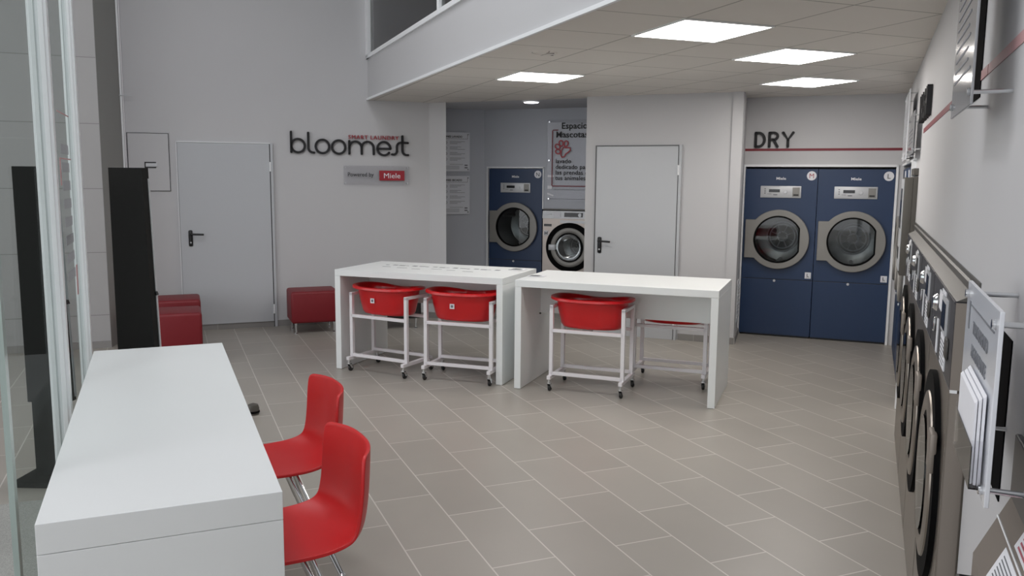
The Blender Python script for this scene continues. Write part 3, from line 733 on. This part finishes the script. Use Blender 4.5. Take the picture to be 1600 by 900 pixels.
for k in range(3):
    MB().prismx([(-.090-k*.0055, 1.151), (-.094-k*.0055, 1.151), (-.0945-k*.0055, 1.30-k*.006), (-.0905-k*.0055, 1.305-k*.006)], .01+.004*(k % 2), .26-.005*k).obj('leaflet', 'paper', h)

# sloping console bottom right
t = thing('vending_console', 'stainless console with sloping top and taped notices at the bottom right corner', 'machine', rw(1.77), RW)
sl = lambda s: (-.0604+s*.0604, .937+s*.133)
MB().prismx([(-.0604, .6), (-.0604, .937), (-.0005, 1.07), (-.0005, .6)], 0, 1.0).obj('housing', 'steelside', t, bev=.003)
def slope_patch(x0, x1, s0, s1, h, h0=0):
    (ya, za), (yb, zb) = sl(s0), sl(s1); n = Vector((-.133, .0604)).normalized()
    return MB().prismx([(ya+n.x*h0, za+n.y*h0), (yb+n.x*h0, zb+n.y*h0), (yb+n.x*h, zb+n.y*h), (ya+n.x*h, za+n.y*h)], x0, x1)
slope_patch(.0, 1.0, .60, .625, .002).obj('panel_joint', 'trimwhite', t)
l = slope_patch(.14, .42, .12, .56, .0015).obj('notice', 'paper', t)
f = MB()
for k in range(7):
    q = slope_patch(.16+.0*k, .40-.03*(k % 3), .17+k*.052, .185+k*.052, .0022, .0015); me = bpy.data.meshes.new('q'); q.bm.to_mesh(me); q.bm.free(); f.bm.from_mesh(me); bpy.data.meshes.remove(me)
f.obj('notice_print', 'inkgrey', l)
l = slope_patch(.17, .5, .68, .97, .0015).obj('notice', 'paper', t)
f = MB()
for k in range(4):
    q = slope_patch(.19, .47, .72+k*.06, .745+k*.06, .0022, .0015); me = bpy.data.meshes.new('q'); q.bm.to_mesh(me); q.bm.free(); f.bm.from_mesh(me); bpy.data.meshes.remove(me)
f.obj('notice_print', 'pinkink', l)
MB().box(.03, 1.0, -.012, -.0005, 1.07, 1.19, bev=.003).obj('back_plate', 'console', t)
MB().tube([(.045, -.0604, .90), (.045, -.085, .90), (.075, -.085, .895)], .008, 8).obj('catch', 'black', t, smooth=True)

# ------------------------------------------------------------------ signs in the alcove
def alcove_sign(label, z0, z1, title, x0=-.75, x1=-.205):
    t = thing('instruction_sign', label, 'sign', K0, AA, None)
    pl = MB().box(x0, x1, -.03, -.022, z0, z1, bev=.001).obj('plate', 'sign', t)
    for x in (x0+.025, x1-.025):
        for z in (z0+.025, z1-.025): MB().lathe([(.009, -.033), (.009, -.0005)], (x, 0, z), 'y', 12).obj('standoff', 'chrome', t)
    MB().text(title, .034, x0+.04, -.031, z1-.066, .001, bold=.001).box(x0+.03, x1-.03, -.0308, -.0298, z1-.082, z1-.079).box(x1-.033, x1-.03, -.0308, -.0298, z1-.08, z1-.03).obj('title', 'ink', pl)
    g = MB()
    for r_ in range(4):
        z = z1-.13-r_*.068
        g.lathe([(.012, -.031), (.017, -.031), (.017, -.0295), (.012, -.0295)], (x0+.29-.06, 0, z), 'y', 16, closed=True)
        for k in range(3): g.box(x0+.28, x0+.28+.2-.05*((k+r_) % 3), -.0308, -.0298, z+.014-k*.014, z+.018-k*.014)
    g.box(x0+.28, x1-.09, -.0308, -.0298, z0+.085, z0+.089)
    for k in range(3): g.box(x0+.2, x1-.14, -.0308, -.0298, z0+.03+k*.016, z0+.034+k*.016)
    g.box(x1-.07, x1-.03, -.0308, -.0298, z0+.07, z0+.085).box(x1-.07, x1-.03, -.0308, -.0298, z0+.04, z0+.055)
    g.obj('small_print', 'inkgrey', pl)
    return t
alcove_sign('upper white washing instructions board in the alcove behind the column', 1.727, 2.212, 'INSTRUCCIONES LAVADO')
alcove_sign('lower white drying instructions board in the alcove behind the column', 1.19, 1.672, 'INSTRUCCIONES SECADO')
# pet area sign
t = thing('pet_area_sign', 'clear sign Espacio Mascotas with a red paw above the steel washing machine', 'sign', K0, BB)
pl = MB().box(.865, 1.53, -.03, -.024, 1.375, 2.36).obj('plate', 'acrylic', t)
MB().text('Espacio', .105, 1.045, -.032, 2.25, .006, bold=.0012, spacing=1.05).text('Mascotas', .105, .975, -.032, 2.145, .006, bold=.0012, spacing=1.05).text('lavado', .075, .975, -.031, 1.835, .004, bold=.0006, spacing=1.05).text('dedicado para', .075, .975, -.031, 1.765, .004, bold=.0006, spacing=1.05).text('las prendas de', .075, .975, -.031, 1.697, .004, bold=.0006, spacing=1.05).text('tus animales', .075, .975, -.031, 1.63, .004, bold=.0006, spacing=1.05).obj('lettering', 'ink', pl)
f = MB(); w = .016
def ell(cx, cz, a, b, rot, n=20): 
    return [(cx+a*cos(2*pi*k/n)*cos(rot)-b*sin(2*pi*k/n)*sin(rot), cz+a*cos(2*pi*k/n)*sin(rot)+b*sin(2*pi*k/n)*cos(rot)) for k in range(n+1)]
f.stroke(ell(1.005, 2.045-.07, .026, .03, 1.2), w, -.036, -.03); f.stroke(ell(1.0, 2.035, .026, .034, .9), w, -.036, -.03)
f.stroke(ell(1.045, 2.075, .026, .034, .2), w, -.036, -.03); f.stroke(ell(1.108, 2.07, .026, .034, -.3), w, -.036, -.03)
f.stroke([(1.05, 1.99), (1.075, 2.025), (1.11, 2.022), (1.16, 2.02), (1.165, 1.99), (1.135, 1.965), (1.105, 1.945), (1.09, 1.915), (1.06, 1.905), (1.045, 1.93), (1.05, 1.99)], w, -.036, -.03)
f.obj('paw', 'redlogo', pl)
f = MB().stroke([(1.0, 2.235), (.94, 2.235), (.932, 2.225), (.932, 1.565), (.94, 1.556), (1.5, 1.556)], .012, -.034, -.03)
f.obj('border', 'redline', pl)
f = MB().box(.96, 1.5, -.032, -.03, 1.512, 1.516).box(.90, 1.5, -.032, -.03, 1.397, 1.401); f.obj('fine_line', 'inkgrey', pl)
for x in (.89, 1.5):
    for z in (1.40, 1.87, 2.335): MB().lathe([(.009, -.035), (.009, -.0005)], (x, 0, z), 'y', 12).obj('standoff', 'chrome', t)
f = MB().box(.875, .96, -.033, -.0305, 1.665, 1.69).box(.875, .935, -.033, -.0305, 1.52, 1.56).prismy([(.875, 1.475), (.955, 1.445), (.95, 1.43), (.87, 1.455)], -.033, -.0305)
f.obj('tape', 'paper', pl)

# ------------------------------------------------------------------ tables
def table(label, loc, rz, w, d, h, th=.055, panel=None):
    t = thing('work_table', label, 'table', loc, rz, None)
    MB().box(-w/2, w/2, -d/2, d/2, h-th, h, bev=.0015).obj('tabletop', 'white', t)
    for s in (-1, 1):
        a, b = sorted((s*w/2, s*(w/2-th)))
        MB().box(a, b, -d/2, d/2, 0.003, h-th-.001, bev=.0015).obj('end_panel', 'white', t)
    if panel:
        MB().box(-w/2+th, w/2-th, panel[0]-.009, panel[0]+.009, panel[1], h-th).obj('modesty_panel', 'white', t)
    return t
TA = table('white folding table with two red tubs parked beneath, beside the other long table', (-.652, 7.178, 0), -21.0, 1.545, .80, .865, .053, (.085, .545))
TB = table('white folding table nearer the blue dryers, a red tub parked beneath', (.888, 6.525, 0), -21.0, 1.555, .78, .865, .053, (.085, .545))
MB().lathe([(.008, -.003), (.008, 0)], (-.70, 0, .55), 'y', 12).rotz(0).obj('cable_grommet', 'black', TB)
f = thing('work_table', 'white long table in the foreground with two red chairs at its side', 'table', (0, 0, 0), 0)
# foreground table corners from the photograph's geometry
c1, c2, c3, c4 = Vector((-1.238, 2.083, 0)), Vector((-.660, 2.329, 0)), Vector((-1.581, 4.495, 0)), Vector((-2.192, 4.266, 0))
mid = (c1+c2+c3+c4)/4; f.location = mid; f.rotation_euler = (0, 0, R(23.1))
w, L, h = .632, 2.365, .74
MB().box(-w/2, w/2, -L/2, L/2, h-.085, h, bev=.0015).obj('tabletop', 'white', f)
for s in (-1, 1):
    a, b = sorted((s*L/2, s*(L/2-.085)))
    MB().box(-w/2, w/2, a, b, .003, h-.0865, bev=.0015).obj('end_panel', 'white', f)

# printed marks on tables
tp = math.sin
def on_table(T_, x, y): 
    a = T_.rotation_euler[2]; return (T_.location.x+x*cos(a)-y*sin(a), T_.location.y+x*sin(a)+y*cos(a), .8655)
def flat(z): return lambda a, b, c: (a, b, z+c)
mb = MB()
for i in range(17):
    a = -.56+i*.066
    mb.box(a, a+.03+.014*(i % 3), .10+.012*(i % 2), .125+.01*((i*5) % 3), .8653, .8659)
for i in range(6): mb.box(-.52+i*.16, -.44+i*.16+.02*(i % 2), -.03-.03*(i % 3), -.018-.03*(i % 3), .8653, .8659)
o = mb.obj('printed_lettering', 'inkgrey', TA)
cl = MB()
for T_, x, y, lb in ((TA, .66, .24, 'crumpled white printed slip on the far corner of the left long table'), (TB, -.70, -.10, 'small printed slip on the near corner of the right long table')):
    mb = MB(); n = 6
    g = [[mb.bm.verts.new((-.07+.14*i/n, -.05+.1*j/n, .004*abs(sin(i*1.7+j*2.3))+.0005)) for j in range(n+1)] for i in range(n+1)]
    for i in range(n):
        for j in range(n): mb.bm.faces.new([g[i][j], g[i+1][j], g[i+1][j+1], g[i][j+1]])
    t = thing('paper_slip', lb, 'paper', on_table(T_, x, y), -21, 'printed slips on the long tables')
    o = mb.obj('sheet', 'paper', t, smooth=True); o.modifiers.new('s', 'SOLIDIFY').thickness = .0008
    f2 = MB()
    for k in range(4): f2.box(-.05, .04-.02*(k % 2), -.035+k*.02, -.028+k*.02, .005, .0058)
    f2.obj('print', 'ink', t)

# ------------------------------------------------------------------ tub trolleys
def make_trolley():
    t = thing('tub_trolley', '', 'trolley')
    hw, hd = .285, .19; b = .0145
    fr = MB()
    for s in (-1, 1):
        fr.box(s*hw-b, s*hw+b, -.145-b, -.145+b, .125, .672).box(s*hw-b, s*hw+b, .145-b, .145+b, .125, .672)
        fr.box(s*hw-b, s*hw+b, -.145-b, .145+b, .652, .676)
    for y in (-.145, .145):
        fr.box(-hw, hw, y-b, y+b, .125, .15).box(-hw, hw, y-b, y+b, .465, .49)
    fr.obj('frame', 'whitepowder', t, bev=.0015)
    for s in (-1, 1): MB().box(s*hw-.015, s*hw+.015, -hd-.02, hd+.02, .098, .126, bev=.002).obj('foot_bar', 'whitepowder', t)
    for sx in (-1, 1):
        for sy in (-1, 1):
            x, y = sx*hw, sy*hd
            c = MB().lathe([(.012, .062), (.012, .099)], (x, y, 0), 'z', 14)
            c.prismx([(y-.012, .068), (y+.012, .068), (y+.032, .03), (y+.022, .022), (y+.006, .03)], x-.015, x-.012).prismx([(y-.012, .068), (y+.012, .068), (y+.032, .03), (y+.022, .022), (y+.006, .03)], x+.012, x+.015)
            c.box(x-.015, x+.015, y-.013, y+.013, .062, .069)
            c = c.obj('caster', 'chrome', t, smooth=True)
            MB().lathe([(.006, -.011), (.022, -.011), (.0265, -.007), (.0265, .007), (.022, .011), (.006, .011)], (x, y+.018, .0275), 'x', 24, closed=True).obj('wheel', 'wheel', c, smooth=True)
    return t
def make_tub(sticker=True):
    t = thing('laundry_tub', '', 'tub')
    n = 64
    def outline(k, a, bb, dent, zz, dip):
        th = 2*pi*k/n; c, s = cos(th), sin(th); e = .82
        x = a*math.copysign(abs(c)**e, c); y = bb*math.copysign(abs(s)**e, s)
        x *= 1.09; g = math.exp(-((x-.02)/.19)**2)
        if y > 0: y -= dent*g*(y/bb); z = zz-dip*g*(y/bb > .3)*min(1, (y/bb)*1.2)
        else: z = zz
        z += .010*(abs(x)/a/1.09)**3*(1 if dip else 0)
        return (x, y, z)
    def lay(prof):
        mb = MB(); rings = [[mb.bm.verts.new(outline(k, *p)) for k in range(n)] for p in prof]
        for r0, r1 in zip(rings, rings[1:]):
            for k in range(n): mb.bm.faces.new([r0[k], r0[(k+1) % n], r1[(k+1) % n], r1[k]])
        return mb, rings
    P = [(.03, .02, 0, .497, 0), (.19, .11, 0, .497, 0), (.21, .13, 0, .503, 0), (.225, .143, .004, .525, 0), (.248, .163, .015, .62, .004), (.258, .178, .03, .70, .012), (.265, .183, .035, .722, .018),
         (.285, .20, .035, .732, .02), (.298, .212, .035, .728, .02), (.300, .214, .035, .716, .02), (.296, .21, .035, .713, .02)]
    mb, rings = lay(P); mb.bm.faces.new(rings[0][::-1])
    o = mb.obj('tub_body', 'red', t, smooth=True, ang=60)
    s = o.modifiers.new('s', 'SOLIDIFY'); s.thickness = .004; s.offset = 1
    if sticker:
        a = MB().box(-.06, -.02, -.176, -.1735, .605, .645); a = a.obj('sticker', 'paper', t)
        MB().box(-.05, -.03, -.1768, -.1755, .615, .635).obj('sticker_mark', 'inkgrey', a)
    return t
tr_l = ['white wheeled trolley under the left long table, farthest left', 'white wheeled trolley under the left long table, beside its right end panel',
        'white wheeled trolley carrying the front tub under the right long table', 'white wheeled trolley pushed behind the panel of the right long table']
tb_l = ['red oval tub with white sticker, farthest left under the left table', 'red oval tub with white sticker beside the right end of the left table',
        'plain red oval tub at the front of the right table', 'red oval tub mostly hidden behind the right table panel']
pos = [(-1.045, 7.02, -29), (-.385, 6.765, -19), (.63, 6.43, -21.5), (1.317, 6.708, -21.5)]
tp0, tb0 = make_trolley(), make_tub(True)
for i, (x, y, a) in enumerate(pos):
    t = tp0 if i == 0 else copy_tree(tp0)
    b = tb0 if i == 0 else (copy_tree(tb0) if i == 1 else make_tub(False) if i == 2 else None)
    if b is None: b = copy_tree(last)
    last = b
    for o, lb, gr in ((t, tr_l[i], 'white trolleys under the long tables'), (b, tb_l[i], 'red tubs on the trolleys')):
        o.location = (x, y, 0); o.rotation_euler = (0, 0, R(a)); o['label'] = lb; o['group'] = gr

# ------------------------------------------------------------------ red shell chairs
def make_chair():
    t = thing('shell_chair', '', 'chair')
    prof = [(.225, .452), (.215, .468), (.18, .476), (.10, .470), (0, .463), (-.09, .458), (-.15, .460), (-.20, .471), (-.236, .497), (-.252, .535), (-.26, .585), (-.266, .65), (-.27, .725), (-.272, .780)]
    hw = [.178, .190, .20, .212, .217, .218, .216, .216, .218, .221, .224, .227, .227, .219]
    wing = [0, 0, 0, 0, .0, .008, .024, .045, .06, .066, .066, .066, .066, .062]
    lift = [-.004, -.002, .002, .006, .012, .020, .026, .024, .012, .004, 0, 0, -.001, -.004]
    mb = MB(); m = 16; g = []
    for (x, z), w, wi, li in zip(prof, hw, wing, lift):
        row = []
        for j in range(m+1):
            v = -1+2*j/m; q = abs(v)**2.6
            row.append(mb.bm.verts.new((x+wi*q, v*w, z+li*q)))
        g.append(row)
    for a, b in zip(g, g[1:]):
        for j in range(m): mb.bm.faces.new([a[j], a[j+1], b[j+1], b[j]])
    o = mb.obj('seat_shell', 'redchair', t, smooth=True, ang=80)
    s = o.modifiers.new('sub', 'SUBSURF'); s.levels = 1; s.render_levels = 2
    s = o.modifiers.new('sol', 'SOLIDIFY'); s.thickness = .012; s.offset = 0
    s = o.modifiers.new('bev', 'BEVEL'); s.width = .004; s.segments = 2; s.limit_method = 'ANGLE'
    MB().box(-.11, .11, -.11, .11, .434, .454, bev=.006).obj('mounting_plate', 'redchair', t)
    for sx in (-1, 1):
        for sy in (-1, 1):
            mb = MB()
            for k in (-1, 1):
                ox, oy = k*.016*sy, -k*.016*sx
                mb.tube([(sx*.03+ox*.9, sy*.03+oy*.9, .437), (sx*.06+ox, sy*.06+oy, .417), (sx*.215+ox*.35, sy*.205+oy*.35, .012)], .0065, 10)
            mb.lathe([(.016, 0), (.016, .012), (.009, .02)], (sx*.217, sy*.207, 0), 'z', 14)
            mb.obj('leg', 'chrome', t, smooth=True)
    return t
ch = make_chair()
ca = 208
ch.location = (-.75, 2.625, 0); ch.rotation_euler = (0, 0, R(ca)); ch['label'] = 'red shell chair at the foreground table, the nearer one'; ch['group'] = 'red chairs at the foreground table'
c2_ = copy_tree(ch); c2_.location = (-.985, 3.36, 0); c2_.rotation_euler = (0, 0, R(ca)); c2_['label'] = 'red shell chair at the foreground table, the farther one'

# ------------------------------------------------------------------ ottomans
def ottoman(label, loc, rz, w=.5, d=.45, m='redfabric', z0=.115, h=.452, group='red cube stools'):
    t = thing('ottoman', label, 'stool', loc, rz, group)
    MB().box(-w/2, w/2, -d/2, d/2, z0, h, bev=.028, seg=4).obj('cushion', m, t, smooth=True)
    for sx in (-1, 1):
        for sy in (-1, 1):
            x, y = sx*(w/2-.05), sy*(d/2-.05)
            MB().lathe([(.018, 0), (.018, .006), (.010, .012), (.009, .04), (.017, z0+.01), (.0, z0+.01)], (x, y, 0), 'z', 16).obj('leg', 'chrome', t, smooth=True)
    return t
ottoman('red cube stool against the back wall between the door and the long table', (-2.145, 8.885, 0), AA, .5, .42)
ottoman('red cube stool by the pillar, the nearer of the two', (-3.06, 7.38, 0), AA, .52, .46)
ottoman('red cube stool by the pillar, the farther of the two', (-3.36, 8.16, 0), AA, .52, .46)
ottoman('black cube stool half hidden behind the left long table', (-1.30, 9.15, 0), AA, .5, .42, 'blackleather', group=None)

# ------------------------------------------------------------------ black totem by the glass
tt = thing('totem', 'tall matt black totem standing beside the glass front behind the foreground table', 'totem', (-2.17, 4.75, 0), -5)
MB().prismy([(-.098, .44), (.128, .44), (.098, 1.69), (-.098, 1.69)], -.035, .035).obj('body', 'blackmatt', tt)
MB().box(-.08, .08, -.03, .03, .03, .44).obj('pedestal', 'blackmatt', tt)
MB().box(-.15, .15, -.14, .14, 0, .03, bev=.003).obj('base_plate', 'blackmatt', tt)
MB().prismy([(.128, .46), (.133, .46), (.105, 1.63), (.1, 1.63)], .02, .034).obj('edge_strip', 'silver', tt)
MB().tube([(.103, .02, .98), (.122, .02, .98), (.126, .02, .965)], .009, 8).tube([(.103, .02, .82), (.12, .02, .82)], .009, 8).obj('handle', 'black', tt, smooth=True)

t2_ = copy_tree(tt); t2_.location = (-2.49, 4.38, 0); t2_.rotation_euler = (0, 0, R(-2)); t2_['label'] = 'black totem on a flat base seen through the glass pane'
tt['group'] = t2_['group'] = 'black totems by the glass front'
t = thing('door_stop', 'small dark grey rounded stop on the floor beyond the foreground table', 'door stop', (-1.80, 5.66, 0), 0)
MB().lathe([(.0, .0), (.04, .0), (.042, .045), (.034, .07), (.0, .082)], (0, 0, 0), 'z', 24).obj('stop_body', 'taupe', t, smooth=True)
MB().lathe([(.042, .012), (.045, .014), (.045, .026), (.042, .028)], (0, 0, 0), 'z', 24, closed=True).obj('rubber_ring', 'rubber', t, smooth=True)

# ------------------------------------------------------------------ camera
cam = bpy.data.cameras.new('camera'); co = bpy.data.objects.new('camera', cam); COL.objects.link(co)
f_, pch, rol = 1303.58, R(7.5096), R(.46428)
cam.sensor_fit = 'HORIZONTAL'; cam.sensor_width = 36; cam.lens = 36*f_/1600; cam.clip_start = .02
Fv = Vector((0, cos(pch), -sin(pch))); U = Vector((0, sin(pch), cos(pch))); X = Vector((1, 0, 0))
Rt = X*cos(rol)+U*sin(rol); Up = -X*sin(rol)+U*cos(rol)
m = Matrix((Rt, Up, -Fv)).transposed().to_4x4(); m.translation = Vector((0, 0, 1.65)); co.matrix_world = m
S.camera = co

# ------------------------------------------------------------------ daylight
w = bpy.data.worlds.new('sky'); S.world = w; w.use_nodes = True
nt = w.node_tree; bg = nt.nodes['Background']
bg.inputs[0].default_value = (*lin((.985, .99, 1.0)), 1); bg.inputs[1].default_value = 2.3
S.view_settings.view_transform = 'Standard'; S.view_settings.look = 'None'; S.view_settings.gamma = 1; S.view_settings.exposure = -.26
S.view_settings.use_curve_mapping = False
S.cycles.use_denoising = True
S.cycles.max_bounces = 8; S.cycles.diffuse_bounces = 5; S.cycles.glossy_bounces = 4; S.cycles.transparent_max_bounces = 16
S.cycles.caustics_reflective = False; S.cycles.caustics_refractive = False
